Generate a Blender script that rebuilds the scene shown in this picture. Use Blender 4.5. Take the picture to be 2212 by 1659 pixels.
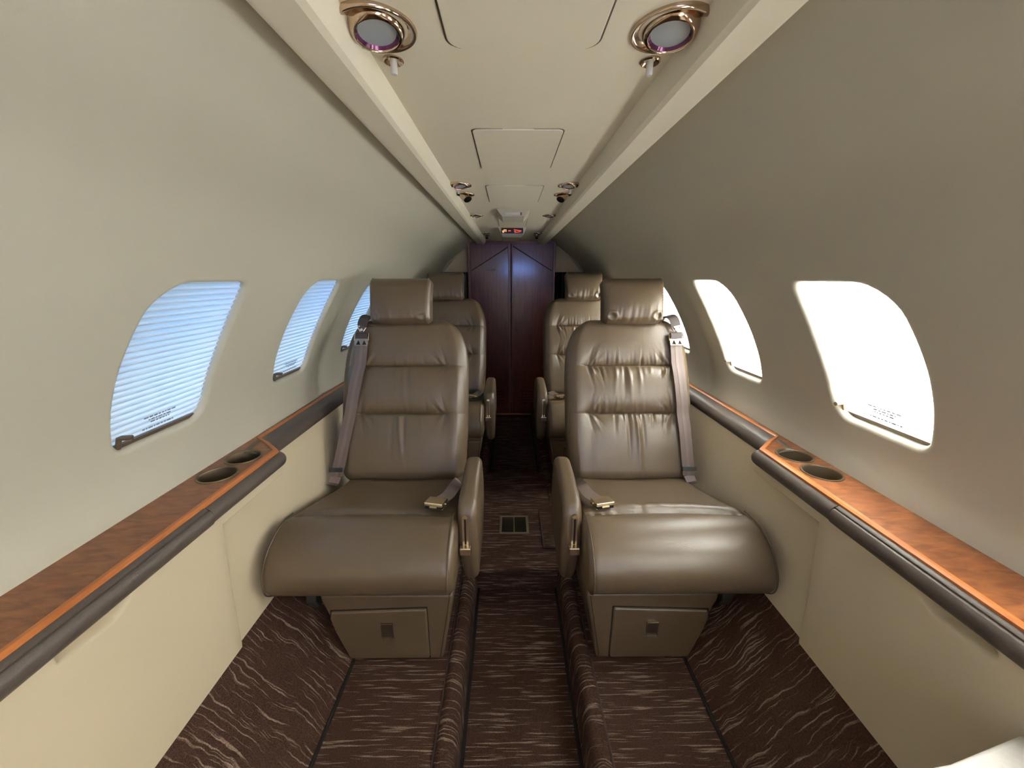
import bpy, bmesh, math, random
from mathutils import Vector, Matrix
from mathutils.geometry import delaunay_2d_cdt

for o in list(bpy.data.objects): bpy.data.objects.remove(o)
S = bpy.context.scene
COL = S.collection
PI = math.pi

# ------------------------------------------------------------------ camera
CX, CZ = -0.03, 1.12
cam = bpy.data.cameras.new('camera'); cam.sensor_width = 36; cam.sensor_fit = 'HORIZONTAL'
cam.lens = 830/2212*36; cam.clip_start = .01
camo = bpy.data.objects.new('camera', cam); COL.objects.link(camo)
camo.location = (CX, 0, CZ)
pitch = math.atan(229.5/830)
camo.rotation_euler = (PI/2-pitch, 0, -0.0070)
S.camera = camo

# ------------------------------------------------------------------ world
W = bpy.data.worlds.new('sky'); S.world = W; W.use_nodes = True
nt = W.node_tree; nt.nodes.clear()
def N(nt, t, **k):
    n = nt.nodes.new(t)
    for a, b in k.items(): setattr(n, a, b)
    return n
out = N(nt, 'ShaderNodeOutputWorld'); bg = N(nt, 'ShaderNodeBackground')
tc = N(nt, 'ShaderNodeTexCoord'); sx = N(nt, 'ShaderNodeSeparateXYZ')
nt.links.new(tc.outputs['Generated'], sx.inputs[0])
def wmap(sock, a, b):
    m = N(nt, 'ShaderNodeMapRange'); m.inputs[1].default_value = a; m.inputs[2].default_value = b
    m.interpolation_type = 'SMOOTHSTEP'; nt.links.new(sock, m.inputs[0]); return m.outputs[0]
WEST = (.37, .80, 1.42, 1)      # dim blue side of the sky
EAST = (43., 42., 38.5, 1)      # bright overcast side
FORE = (4.5, 8.0, 21.0, 1)      # daylight through the cockpit
mx1 = N(nt, 'ShaderNodeMix', data_type='RGBA'); mx1.inputs[6].default_value = WEST; mx1.inputs[7].default_value = EAST
nt.links.new(wmap(sx.outputs[0], .05, .5), mx1.inputs[0])
mx2 = N(nt, 'ShaderNodeMix', data_type='RGBA'); mx2.inputs[7].default_value = FORE
fy = N(nt, 'ShaderNodeMath', operation='MULTIPLY'); fy.inputs[1].default_value = -1
nt.links.new(sx.outputs[1], fy.inputs[0])
nt.links.new(wmap(fy.outputs[0], .80, .93), mx2.inputs[0]); nt.links.new(mx1.outputs[2], mx2.inputs[6])
nt.links.new(mx2.outputs[2], bg.inputs[0]); bg.inputs[1].default_value = 1.0
nt.links.new(bg.outputs[0], out.inputs[0])
S.view_settings.view_transform = 'Standard'; S.view_settings.look = 'None'
S.view_settings.gamma = 1; S.view_settings.use_curve_mapping = False
S.view_settings.exposure = 0.36

# added fill lamp behind the viewpoint, brightens the ceiling and left side
def area(name, loc, rot, sx_, sy_, e, col):
    l = bpy.data.lights.new(name, 'AREA'); l.shape = 'RECTANGLE'; l.size = sx_; l.size_y = sy_; l.energy = e; l.color = col
    o = bpy.data.objects.new(name, l); COL.objects.link(o); o.location = loc; o.rotation_euler = rot; return o
area('forward_fill', (.62, -.95, .80), (math.radians(122), 0, math.radians(86)), .60, .9, 13, (1, .96, .90))

# ------------------------------------------------------------------ materials
def mat(name, col=(.5, .5, .5), rough=.5, metal=0, **k):
    m = bpy.data.materials.new(name); m.use_nodes = True
    b = m.node_tree.nodes['Principled BSDF']
    b.inputs['Base Color'].default_value = (*col, 1); b.inputs['Roughness'].default_value = rough
    b.inputs['Metallic'].default_value = metal
    for a, v in k.items(): b.inputs[a.replace('_', ' ')].default_value = v
    return m
def noisebump(m, scale, strength, dist=.001, detail=3, vor=False, colvar=0, cscale=30):
    t = m.node_tree; b = t.nodes['Principled BSDF']
    c = N(t, 'ShaderNodeTexCoord')
    if vor:
        n = N(t, 'ShaderNodeTexVoronoi'); n.inputs['Scale'].default_value = scale; s = n.outputs['Distance']
    else:
        n = N(t, 'ShaderNodeTexNoise'); n.inputs['Scale'].default_value = scale; n.inputs['Detail'].default_value = detail; s = n.outputs[0]
    t.links.new(c.outputs['Object'], n.inputs['Vector'])
    bp = N(t, 'ShaderNodeBump'); bp.inputs['Strength'].default_value = strength; bp.inputs['Distance'].default_value = dist
    t.links.new(s, bp.inputs['Height']); t.links.new(bp.outputs[0], b.inputs['Normal'])
    if colvar:
        n2 = N(t, 'ShaderNodeTexNoise'); n2.inputs['Scale'].default_value = cscale; n2.inputs['Detail'].default_value = 4
        t.links.new(c.outputs['Object'], n2.inputs['Vector'])
        mr = N(t, 'ShaderNodeMapRange'); mr.inputs[1].default_value = .3; mr.inputs[2].default_value = .7
        mr.inputs[3].default_value = 1-colvar; mr.inputs[4].default_value = 1+colvar
        t.links.new(n2.outputs[0], mr.inputs[0])
        h = N(t, 'ShaderNodeHueSaturation'); h.inputs['Color'].default_value = b.inputs['Base Color'].default_value
        t.links.new(mr.outputs[0], h.inputs['Value']); t.links.new(h.outputs[0], b.inputs['Base Color'])
    return m
M = {}
M['wall'] = noisebump(mat('headliner', (.530, .508, .410), .75), 900, .12, .0006)
M['ceil'] = noisebump(mat('ceiling_vinyl', (.80, .750, .605), .6), 700, .15, .0006)
M['panel'] = noisebump(mat('lower_panel', (.62, .525, .365), .7), 700, .12, .0006)
M['leather'] = noisebump(mat('leather', (.120, .083, .047), .37), 420, .28, .0007, vor=True, colvar=.05, cscale=9)
M['leather'].node_tree.nodes['Principled BSDF'].inputs['Specular IOR Level'].default_value = .72
M['rail'] = noisebump(mat('rail_vinyl', (.092, .072, .058), .46), 500, .25, .0007, vor=True)
M['dark'] = mat('dark_seam', (.012, .010, .008), .6)
M['black'] = mat('black_gloss', (.006, .006, .007), .28)
M['void'] = mat('void_black', (.002, .002, .002), .8)
M['gold'] = mat('satin_nickel', (.80, .66, .46), .24, .93)
M['latch'] = mat('latch_recess', (.045, .028, .018), .45); M['vent'] = mat('vent_frame', (.165, .125, .075), .5, .3)
M['pewter'] = mat('pewter', (.36, .30, .25), .3, .9)
M['ring'] = mat('bronze_ring', (.50, .38, .28), .12, 1)
M['brown_metal'] = mat('brown_metal', (.16, .115, .085), .35, .4)
M['bronze'] = mat('cup_bronze', (.20, .15, .09), .45, .75)
M['webbing'] = noisebump(mat('webbing', (.155, .115, .098), .6), 1200, .3, .0005)
M['webbing_dark'] = noisebump(mat('webbing_dark', (.055, .040, .035), .6), 900, .3, .0005)
M['webbing_pink'] = mat('webbing_pale', (.24, .185, .165), .6); M['stripe'] = mat('webbing_stripe', (.185, .140, .122), .6)
M['plastic'] = mat('grey_plastic', (.035, .036, .034), .45)
M['white_plastic'] = mat('white_plastic', (.62, .62, .60), .4)
M['cream_plastic'] = mat('cream_plastic', (.60, .56, .45), .5)
M['lens'] = mat('lamp_glass', (.36, .40, .42), .12, 0, Coat_Weight=.6)
M['purple'] = mat('coated_reflector', (.12, .03, .09), .15, .5)
M['ink'] = mat('ink', (.24, .27, .33), .7)
M['gold_trim'] = mat('sill_metal', (.45, .22, .10), .3, 1)
M['speck'] = noisebump(mat('speckled_top', (.66, .63, .58), .45), 60, 0, colvar=.05, cscale=160)

def wood(name, c1, c2, rough, sc=(3, 40, 3), coat=.5, det=6, cr_=.22):
    m = mat(name, c1, rough, 0, Coat_Weight=coat, Coat_Roughness=cr_)
    t = m.node_tree; b = t.nodes['Principled BSDF']; c = N(t, 'ShaderNodeTexCoord'); mp = N(t, 'ShaderNodeMapping')
    mp.inputs['Scale'].default_value = sc
    t.links.new(c.outputs['Object'], mp.inputs[0])
    n = N(t, 'ShaderNodeTexNoise'); n.inputs['Scale'].default_value = 4; n.inputs['Detail'].default_value = det; n.inputs['Distortion'].default_value = .6
    t.links.new(mp.outputs[0], n.inputs['Vector'])
    r = N(t, 'ShaderNodeValToRGB'); r.color_ramp.elements[0].position = .35; r.color_ramp.elements[1].position = .68
    r.color_ramp.elements[0].color = (*c1, 1); r.color_ramp.elements[1].color = (*c2, 1)
    t.links.new(n.outputs[0], r.inputs[0]); t.links.new(r.outputs[0], b.inputs['Base Color'])
    return m
M['wood'] = wood('cherry_veneer', (.17, .055, .020), (.33, .115, .038), .32, (5, 16, 5), .15)
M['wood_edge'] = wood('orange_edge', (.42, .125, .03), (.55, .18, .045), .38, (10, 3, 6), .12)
M['redwood'] = wood('mahogany', (.085, .016, .006), (.145, .030, .010), .34, (16, 4, 1.2), .7, cr_=.13)
M['redwood2'] = wood('mahogany_frame', (.13, .042, .022), (.19, .065, .034), .34, (16, 4, 2), .3)

def carpet(name, yz, base=(.060, .030, .021), streak=(.22, .155, .115), wob=.006, shift=0):
    m = mat(name, base, .95); t = m.node_tree; b = t.nodes['Principled BSDF']
    b.inputs['Specular IOR Level'].default_value = .15
    c = N(t, 'ShaderNodeTexCoord')
    n0 = N(t, 'ShaderNodeTexNoise'); n0.inputs['Scale'].default_value = 9; n0.inputs['Detail'].default_value = 3
    t.links.new(c.outputs['Object'], n0.inputs['Vector'])
    ms = N(t, 'ShaderNodeVectorMath', operation='MULTIPLY_ADD'); ms.inputs[1].default_value = (wob, wob, wob)
    t.links.new(n0.outputs['Color'], ms.inputs[0]); t.links.new(c.outputs['Object'], ms.inputs[2])
    mp = N(t, 'ShaderNodeMapping'); mp.inputs['Scale'].default_value = (7.5, 180 if yz == 'y' else 180, 7.5 if yz == 'y' else 180)
    mp.inputs['Location'].default_value = (shift, shift, 0)
    t.links.new(ms.outputs[0], mp.inputs[0])
    n1 = N(t, 'ShaderNodeTexNoise'); n1.inputs['Scale'].default_value = 1; n1.inputs['Detail'].default_value = 2.0; n1.inputs['Roughness'].default_value = .6
    t.links.new(mp.outputs[0], n1.inputs['Vector'])
    r = N(t, 'ShaderNodeMapRange'); r.inputs[1].default_value = .56; r.inputs[2].default_value = .64
    t.links.new(n1.outputs[0], r.inputs[0])
    # pile: fine speckle
    n2 = N(t, 'ShaderNodeTexNoise'); n2.inputs['Scale'].default_value = 420; n2.inputs['Detail'].default_value = 2
    t.links.new(c.outputs['Object'], n2.inputs['Vector'])
    sp = N(t, 'ShaderNodeMapRange'); sp.inputs[1].default_value = .3; sp.inputs[2].default_value = .7; sp.inputs[3].default_value = .55; sp.inputs[4].default_value = 1.5
    t.links.new(n2.outputs[0], sp.inputs[0])
    mx = N(t, 'ShaderNodeMix', data_type='RGBA'); mx.inputs[6].default_value = (*base, 1); mx.inputs[7].default_value = (*streak, 1)
    t.links.new(r.outputs[0], mx.inputs[0])
    hs = N(t, 'ShaderNodeHueSaturation'); t.links.new(mx.outputs[2], hs.inputs['Color']); t.links.new(sp.outputs[0], hs.inputs['Value'])
    t.links.new(hs.outputs[0], b.inputs['Base Color'])
    ad = N(t, 'ShaderNodeMath', operation='MULTIPLY_ADD'); ad.inputs[1].default_value = .8
    t.links.new(r.outputs[0], ad.inputs[0]); t.links.new(n2.outputs[0], ad.inputs[2])
    bp = N(t, 'ShaderNodeBump'); bp.inputs['Strength'].default_value = .6; bp.inputs['Distance'].default_value = .003
    t.links.new(ad.outputs[0], bp.inputs['Height']); t.links.new(bp.outputs[0], b.inputs['Normal'])
    return m
M['carpet'] = carpet('carpet', 'y')
M['carpet_side'] = carpet('carpet_side', 'y', wob=.05)
M['carpet_riser'] = carpet('carpet_riser', 'z')
M['piping'] = mat('carpet_binding', (.055, .028, .022), .9)
M['groove'] = mat('carpet_groove', (.010, .006, .005), .95)

def shade_mat(f=.62):
    m = bpy.data.materials.new('pleated_shade'); m.use_nodes = True; t = m.node_tree; t.nodes.clear()
    o = N(t, 'ShaderNodeOutputMaterial'); mix = N(t, 'ShaderNodeMixShader'); d = N(t, 'ShaderNodeBsdfDiffuse'); tr = N(t, 'ShaderNodeBsdfTranslucent')
    d.inputs[0].default_value = (.80, .80, .78, 1); tr.inputs[0].default_value = (.86, .88, .90, 1); mix.inputs[0].default_value = f
    t.links.new(d.outputs[0], mix.inputs[1]); t.links.new(tr.outputs[0], mix.inputs[2]); t.links.new(mix.outputs[0], o.inputs[0])
    return m
M['shade'] = shade_mat(); M['shade_fold'] = shade_mat(.36)
m = bpy.data.materials.new('window_glass'); m.use_nodes = True; t = m.node_tree; t.nodes.clear()
o_ = N(t, 'ShaderNodeOutputMaterial'); mi = N(t, 'ShaderNodeMixShader'); mi.inputs[0].default_value = .08
t1 = N(t, 'ShaderNodeBsdfTransparent'); g1 = N(t, 'ShaderNodeBsdfGlossy'); g1.inputs['Roughness'].default_value = .02
t.links.new(t1.outputs[0], mi.inputs[1]); t.links.new(g1.outputs[0], mi.inputs[2]); t.links.new(mi.outputs[0], o_.inputs[0])
M['glass'] = m
def emis(name, col, s):
    m = mat(name, (0, 0, 0), .4); b = m.node_tree.nodes['Principled BSDF']
    b.inputs['Emission Color'].default_value = (*col, 1); b.inputs['Emission Strength'].default_value = s; return m
M['em_red'] = emis('sign_red', (1, .10, .04), .9); M['em_orange'] = emis('sign_orange', (1, .40, .16), 1.2)

# ------------------------------------------------------------------ object helpers
def mesh(name, V, F, m, parent=None, smooth=True, angle=35):
    me = bpy.data.meshes.new(name); me.from_pydata([tuple(v) for v in V], [], F)
    me.materials.append(M[m] if isinstance(m, str) else m)
    bm = bmesh.new(); bm.from_mesh(me); bmesh.ops.recalc_face_normals(bm, faces=bm.faces)
    if smooth:
        for f in bm.faces: f.smooth = True
        for e in bm.edges:
            if len(e.link_faces) == 2 and e.calc_face_angle(0) > math.radians(angle): e.smooth = False
    bm.to_mesh(me); bm.free()
    o = bpy.data.objects.new(name, me); COL.objects.link(o)
    if smooth and len(F) < 500:
        w = o.modifiers.new('flat_faces', 'WEIGHTED_NORMAL'); w.keep_sharp = True; w.weight = 80
    if parent: o.parent = parent
    return o
def thing(name, label, cat, loc=(0, 0, 0), group=None):
    o = bpy.data.objects.new(name, None); o.empty_display_size = .05; COL.objects.link(o); o.location = loc
    o['label'] = label; o['category'] = cat
    if group: o['group'] = group
    return o
def tag(o, label, cat, group=None):
    o['label'] = label; o['category'] = cat
    if group: o['group'] = group
    return o
def struct(o): o['kind'] = 'structure'; return o
def mir(V, sd): return [(v[0]*sd, v[1], v[2]) for v in V]
def off(V, o): return [(v[0]-o[0], v[1]-o[1], v[2]-o[2]) for v in V]

def box_bm(x0, x1, y0, y1, z0, z1, r=0, seg=3):
    bm = bmesh.new(); bmesh.ops.create_cube(bm, size=1)
    for v in bm.verts: v.co = ((x0+x1)/2+v.co.x*(x1-x0), (y0+y1)/2+v.co.y*(y1-y0), (z0+z1)/2+v.co.z*(z1-z0))
    if r: bmesh.ops.bevel(bm, geom=bm.edges[:], offset=r, segments=seg, profile=.5, affect='EDGES')
    bm.verts.ensure_lookup_table(); bm.verts.index_update()
    V = [v.co[:] for v in bm.verts]; F = [[v.index for v in f.verts] for f in bm.faces]; bm.free(); return V, F
def prism(poly, d0, d1, axis='y', r=0, seg=3, only_front=False):
    """poly: list of 2D pts; axis y -> (x,z), axis x -> (y,z), axis z -> (x,y)"""
    bm = bmesh.new()
    def P(p, d): return {'y': (p[0], d, p[1]), 'x': (d, p[0], p[1]), 'z': (p[0], p[1], d)}[axis]
    a = [bm.verts.new(P(p, d0)) for p in poly]; b = [bm.verts.new(P(p, d1)) for p in poly]
    n = len(poly); bm.faces.new(a); bm.faces.new(b[::-1])
    for i in range(n): bm.faces.new((a[i], a[(i+1) % n], b[(i+1) % n], b[i]))
    bmesh.ops.recalc_face_normals(bm, faces=bm.faces)
    if r:
        ed = [e for e in bm.edges if e.calc_face_angle(0) > .5]
        bmesh.ops.bevel(bm, geom=ed, offset=r, segments=seg, profile=.5, affect='EDGES')
    bm.verts.ensure_lookup_table(); bm.verts.index_update()
    V = [v.co[:] for v in bm.verts]; F = [[v.index for v in f.verts] for f in bm.faces]; bm.free(); return V, F
def join(*vf):
    V = []; F = []
    for v, f in vf:
        k = len(V); V += list(v); F += [[i+k for i in q] for q in f]
    return V, F
def grid(fn, nu, nv, closed_u=False, flip=False):
    V = []; F = []
    for j in range(nv+1):
        for i in range(nu if closed_u else nu+1): V.append(fn(i/nu, j/nv))
    w = nu if closed_u else nu+1
    for j in range(nv):
        for i in range(nu):
            F.append([j*w+i, j*w+(i+1) % w, (j+1)*w+(i+1) % w, (j+1)*w+i])
    return V, F
def tube(path, r, n=8, closed=False, flat=1.0, caps=True):
    """round tube along 3D pts; r scalar or list"""
    P = [Vector(p) for p in path]; m = len(P); V = []; F = []
    up = Vector((0, 0, 1)); prev = None
    for i in range(m):
        a = P[(i-1) % m] if closed or i > 0 else P[i]; b = P[(i+1) % m] if closed or i < m-1 else P[i]
        t = (b-a).normalized()
        if prev is None: u = t.cross(up) if abs(t.z) < .95 else t.cross(Vector((1, 0, 0)))
        else: u = prev - t*prev.dot(t)
        u.normalize(); prev = u; w = t.cross(u)
        rr = r[i] if isinstance(r, (list, tuple)) else r
        for k in range(n):
            a_ = 2*PI*k/n; V.append((P[i]+u*rr*math.cos(a_)+w*rr*flat*math.sin(a_))[:])
    for i in range(m if closed else m-1):
        for k in range(n):
            F.append([i*n+k, i*n+(k+1) % n, ((i+1) % m)*n+(k+1) % n, ((i+1) % m)*n+k])
    if not closed and caps: F += [list(range(n))[::-1], [(m-1)*n+k for k in range(n)]]
    return V, F
def lathe(prof, n=32, center=(0, 0, 0), axis='z', tilt=None, caps=True):
    V = []; F = []; m = len(prof)
    for k in range(n):
        a = 2*PI*k/n
        for r, z in prof: V.append((r*math.cos(a), r*math.sin(a), z))
    for k in range(n):
        for i in range(m-1): F.append([k*m+i, ((k+1) % n)*m+i, ((k+1) % n)*m+i+1, k*m+i+1])
    for end in (0, m-1):
        if caps and prof[end][0] > 1e-6: F.append([k*m+end for k in range(n)])
    R = tilt if tilt is not None else Matrix.Identity(3)
    V = [(R @ Vector(v) + Vector(center))[:] for v in V]
    return V, F
def cr(pts, n, closed=False):
    """catmull-rom resample"""
    P = [Vector(p) for p in pts]; m = len(P); out_ = []
    segs = m if closed else m-1
    for s in range(segs):
        p0 = P[(s-1) % m] if closed or s > 0 else P[s]*2-P[s+1]
        p1 = P[s]; p2 = P[(s+1) % m]; p3 = P[(s+2) % m] if closed or s < m-2 else p2*2-p1
        for k in range(n):
            t = k/n
            out_.append(.5*((2*p1)+(-p0+p2)*t+(2*p0-5*p1+4*p2-p3)*t*t+(-p0+3*p1-3*p2+p3)*t**3))
    if not closed: out_.append(P[-1])
    return out_
def even(pts, n, closed=False):
    P = [Vector(p) for p in pts]
    if closed: P = P+[P[0]]
    L = [0]
    for a, b in zip(P, P[1:]): L.append(L[-1]+(b-a).length)
    out_ = []; k = 0; cnt = n if closed else n+1
    for i in range(cnt):
        s = L[-1]*i/n
        while k < len(L)-2 and L[k+1] < s: k += 1
        f = (s-L[k])/max(1e-9, L[k+1]-L[k]); out_.append(P[k].lerp(P[k+1], min(1, f)))
    return out_
def rrect(x0, x1, y0, y1, r, n=6):
    rs = r if isinstance(r, (list, tuple)) else [r]*4
    out_ = []
    for (cx, cy, a0, q) in ((x1, y1, 0, rs[0]), (x0, y1, 90, rs[1]), (x0, y0, 180, rs[2]), (x1, y0, 270, rs[3])):
        sx_ = -1 if cx == x1 else 1; sy_ = -1 if cy == y1 else 1
        for k in range(n+1):
            a = math.radians(a0+90*k/n); out_.append((cx+sx_*q+q*math.cos(a), cy+sy_*q+q*math.sin(a)))
    return out_
def inside(p, poly):
    c = False; j = len(poly)-1
    for i in range(len(poly)):
        xi, yi = poly[i]; xj, yj = poly[j]
        if (yi > p[1]) != (yj > p[1]) and p[0] < (xj-xi)*(p[1]-yi)/(yj-yi)+xi: c = not c
        j = i
    return c
def holed(outer, holes, dx, dy):
    """2D triangulation of a polygon with holes and inner grid points -> verts2d, tris"""
    V = [Vector(p) for p in outer]; E = [(i, (i+1) % len(outer)) for i in range(len(outer))]
    for h in holes:
        k = len(V); V += [Vector(p) for p in h]; E += [(k+i, k+(i+1) % len(h)) for i in range(len(h))]
    x0 = min(p[0] for p in outer); x1 = max(p[0] for p in outer); y0 = min(p[1] for p in outer); y1 = max(p[1] for p in outer)
    edge = [Vector(p) for h in holes for p in h]
    nx = max(1, int((x1-x0)/dx)); ny = max(1, int((y1-y0)/dy)); mn = min(dx, dy)*.45
    for i in range(1, nx):
        for j in range(1, ny):
            p = (x0+(x1-x0)*i/nx, y0+(y1-y0)*j/ny)
            if not inside(p, outer) or any(inside(p, h) for h in holes): continue
            if any(abs(q.x-p[0]) < mn and abs(q.y-p[1]) < mn for q in edge): continue
            V.append(Vector(p))
    r = delaunay_2d_cdt(V, E, [], 0, 1e-6)
    vs = r[0]; tri = []
    for f in r[2]:
        c = sum((vs[i] for i in f), Vector((0, 0)))/len(f)
        if inside(c, outer) and not any(inside(c, h) for h in holes): tri.append(list(f))
    return [v[:] for v in vs], tri

# ------------------------------------------------------------------ the shell
YB = 3.40           # aft bulkhead
YF = -1.45          # forward end
PROF = cr([(.200, 1.455), (.275, 1.446), (.325, 1.412), (.378, 1.372), (.430, 1.330), (.530, 1.256), (.606, 1.162), (.650, 1.094),
           (.701, 1.013), (.747, .933), (.790, .850), (.820, .770), (.831, .700), (.826, .640), (.822, .56)], 10)
PROF = even([(p.x, p.y) for p in PROF], 160)
PL = [0]
for a, b in zip(PROF, PROF[1:]): PL.append(PL[-1]+(b-a).length)
PLEN = PL[-1]
def prof(s):
    s = max(0, min(PLEN, s)); k = min(159, int(s/PLEN*160)); f = s/PLEN*160-k
    p = PROF[k].lerp(PROF[k+1], f)
    t = (PROF[min(160, k+2)]-PROF[max(0, k-1)]).normalized()
    return p, Vector((-t.y, t.x))          # point, outward normal (h,z)
def s_at_z(z):
    for i in range(160):
        if PROF[i+1].y <= z: return PL[i]
    return PLEN
def crease(y, z):
    # the shallow frame valley between the second and third windows
    w = max(0, min(1, (1.17-z)/.2))
    return .014*w*math.exp(-((y-1.60-.03*(z-.75))/.035)**2) if w else 0
def wallpt(y, s, d=0):
    p, n = prof(s); q = p+n*(d+crease(y, p.y)); return (q.x, y, q.y)
SWT, SWB = s_at_z(1.102), s_at_z(.772)
WINS = [(-.36, -.13), (.175, .405), (.705, .937), (1.238, 1.452), (1.770, 1.98), (2.30, 2.51)]
def winloop(w, e=0, n=7):
    # rounded window outline in (y, s) space grown by e; w=(y0,y1)
    lp = rrect(w[0]-e, w[1]+e, SWT-e, SWB+e, [.048+e*.6, .026+e*.6, .072+e*.6, .024+e*.6], n)
    # split the long forward side and let it bow forward a little
    out_ = []
    for i, p in enumerate(lp):
        out_.append(p); q = lp[(i+1) % len(lp)]; L = math.hypot(q[0]-p[0], q[1]-p[1])
        if L > .03:
            m_ = int(L/.015)
            for k in range(1, m_): out_.append((p[0]+(q[0]-p[0])*k/m_, p[1]+(q[1]-p[1])*k/m_))
    res = []
    for y, s in out_:
        f = (s-SWT)/(SWB-SWT); g = max(0, min(1, (w[1]-y)/(w[1]-w[0])))
        res.append((y-g*.020*math.sin(PI*max(0, min(1, f)))+g*.012*max(0, f-.5), s))
    return res
ROLL = .011
rng = random.Random(4)
for sd, nm in ((-1, 'left'), (1, 'right')):
    v2, tri = holed([(YF, 0), (-.8, 0), (0, 0), (.8, 0), (1.6, 0), (2.4, 0), (YB, 0), (YB, PLEN*.25), (YB, PLEN*.5), (YB, PLEN*.75), (YB, PLEN), (2.4, PLEN), (1.6, PLEN), (.8, PLEN), (0, PLEN), (-.8, PLEN), (YF, PLEN), (YF, PLEN*.75), (YF, PLEN*.5), (YF, PLEN*.25)],
                    [winloop(w, ROLL) for w in WINS], .03, .022)
    w_ = mesh('wall_'+nm, mir([wallpt(y, s) for y, s in v2], sd), tri, 'wall')
    struct(w_)
    # dark-side backing so no daylight leaks under the ledge
    V, F = grid(lambda u, v: ((.822, .80, .74, .66, .50)[int(v*4)]*sd, YF+(YB-YF)*u, (.60, .35, .15, -.02, -.16)[int(v*4)]), 1, 4)
    b = mesh('outer_skin', V, F, 'dark', w_)
    for k, w in enumerate(WINS):
        wi = thing('window_%d' % (k*2+(1 if sd < 0 else 2)), '', '', (0, 0, 0)); del wi['label']; del wi['category']; struct(wi)
        # rounded reveal, from the wall face into the recess
        rings = []
        for a in (0, 18, 36, 54, 72, 90):
            a = math.radians(a); rings.append((ROLL*(1-math.sin(a)), ROLL*(1-math.cos(a))))
        rings += [(0, .022), (0, .045), (-.004, .07)]
        V = []; n = len(winloop(w))
        for e, d in rings: V += [wallpt(y, s, d) for y, s in winloop(w, e)]
        F = [[r*n+i, r*n+(i+1) % n, (r+1)*n+(i+1) % n, (r+1)*n+i] for r in range(len(rings)-1) for i in range(n)]
        mesh('frame', mir(V, sd), F, 'wall', wi, angle=60)
        # pane behind the shade
        lp = winloop(w, -.003); V = [wallpt(y, s, .062) for y, s in lp]+[wallpt((w[0]+w[1])/2, (SWT+SWB)/2, .062)]
        vv, tt = holed([p for p in lp], [], .05, .03)
        mesh('pane', mir([wallpt(y, s, .064) for y, s in vv], sd), tt, 'glass', wi)

# window shades: pleated fabric, bottom rail, hook, printed lines
names_w = ['', 'nearest the entry', 'beside the cup holders', 'level with the first seat back', 'beside the rearmost seat']
for sd, nm in ((-1, 'left'), (1, 'right')):
    def WP(y, s_, d, dd=(0 if sd < 0 else .007)): return wallpt(y, s_, d+dd)
    for k, w in enumerate(WINS):
        if k == 0: where = 'farthest forward window'
        else: where = ['', 'forward window behind the viewpoint', 'near window beside the cup holders', 'second window, level with the front seat back', 'small sliver window beside the front headrest', 'window hidden behind the front headrest'][k]
        lab = ('pale blue closed pleated shade in the ' if sd < 0 else 'glaring white closed pleated shade in the ')+where
        th = thing('window_shade', lab, 'window shade', (w[1]*0, 0, 0))
        loop = winloop(w, .006)
        NP = 26
        s0, s1 = SWT-.008, SWB-.008
        V = []; F = []
        nz = NP*4; ny = 14
        for j in range(nz+1):
            s = s0+(s1-s0)*j/nz
            d = (.0125, .0138, .0152, .0160)[j % 4]
            for i in range(ny+1):
                y = w[0]-.026+(w[1]-w[0]+.030)*i/ny
                V.append(WP(y, s, d))
        # zigzag rows; trim to the outline by moving rows' ends inside the rounded corners
        F = [[j*(ny+1)+i, j*(ny+1)+i+1, (j+1)*(ny+1)+i+1, (j+1)*(ny+1)+i] for j in range(nz) for i in range(ny)]
        mesh('pleated_fabric', mir(V, sd), F, 'shade', th, smooth=False)
        V = []; F = []
        for j in range(1, NP):
            s = s0+(s1-s0)*j/NP; q = len(V)
            for i in range(9):
                y = w[0]-.026+(w[1]-w[0]+.030)*i/8
                V.append(WP(y, s-.0018, .0152)); V.append(WP(y, s, .0112)); V.append(WP(y, s+.0006, .0130))
            for i in range(8):
                F += [[q+3*i, q+3*i+1, q+3*i+4, q+3*i+3], [q+3*i+1, q+3*i+2, q+3*i+5, q+3*i+4]]
        mesh('pleat_folds', mir(V, sd), F, 'shade_fold', th, smooth=False)
        V, F = grid(lambda u, v: WP(w[0]+.002+(w[1]-w[0]-.004)*u, SWB-.011+[0, .001, .009, .010][int(round(v*3))], [.018, .010, .010, .018][int(round(v*3))]), 12, 3)
        mesh('bottom_rail', mir(V, sd), F, 'brown_metal', th)
        if k in (2, 3, 4):
            yh = w[0]+.014 if sd < 0 else w[1]-.012
            a = Vector(WP(yh, SWB-.007, .006)); b = Vector(WP(yh, SWB-.030, .006)); c = b+Vector((-.022, .006 if sd < 0 else -.004, .000))
            path = [a, b, b+Vector((-.006, 0, .001)), c]
            V, F = tube(path, [.0048, .0048, .0054, .0050], 10)
            mesh('hook_handle', mir(V, sd), F, 'brown_metal' if sd < 0 else 'gold', th)
        if k in (2, 3):
            V = []; F = []
            r_ = random.Random(7+k)
            for row in range(5):
                s = SWB-.052+row*.0068; y = w[0]+.070+(.012 if row in (1, 3) else .018 if row == 2 else 0); y1 = w[0]+.150-(.012 if row in (1, 2) else 0)
                if row == 3: continue
                while y < y1:
                    l = r_.choice([.004, .006, .009, .011]); q = len(V)
                    for yy, ss in ((y, s), (y+l, s), (y+l, s+.0035), (y, s+.0035)): V.append(WP(yy, ss, .0095))
                    F.append([q, q+1, q+2, q+3]); y += l+.0022
            mesh('printed_notice', mir(V, sd), F, 'ink', th, smooth=False)

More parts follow.
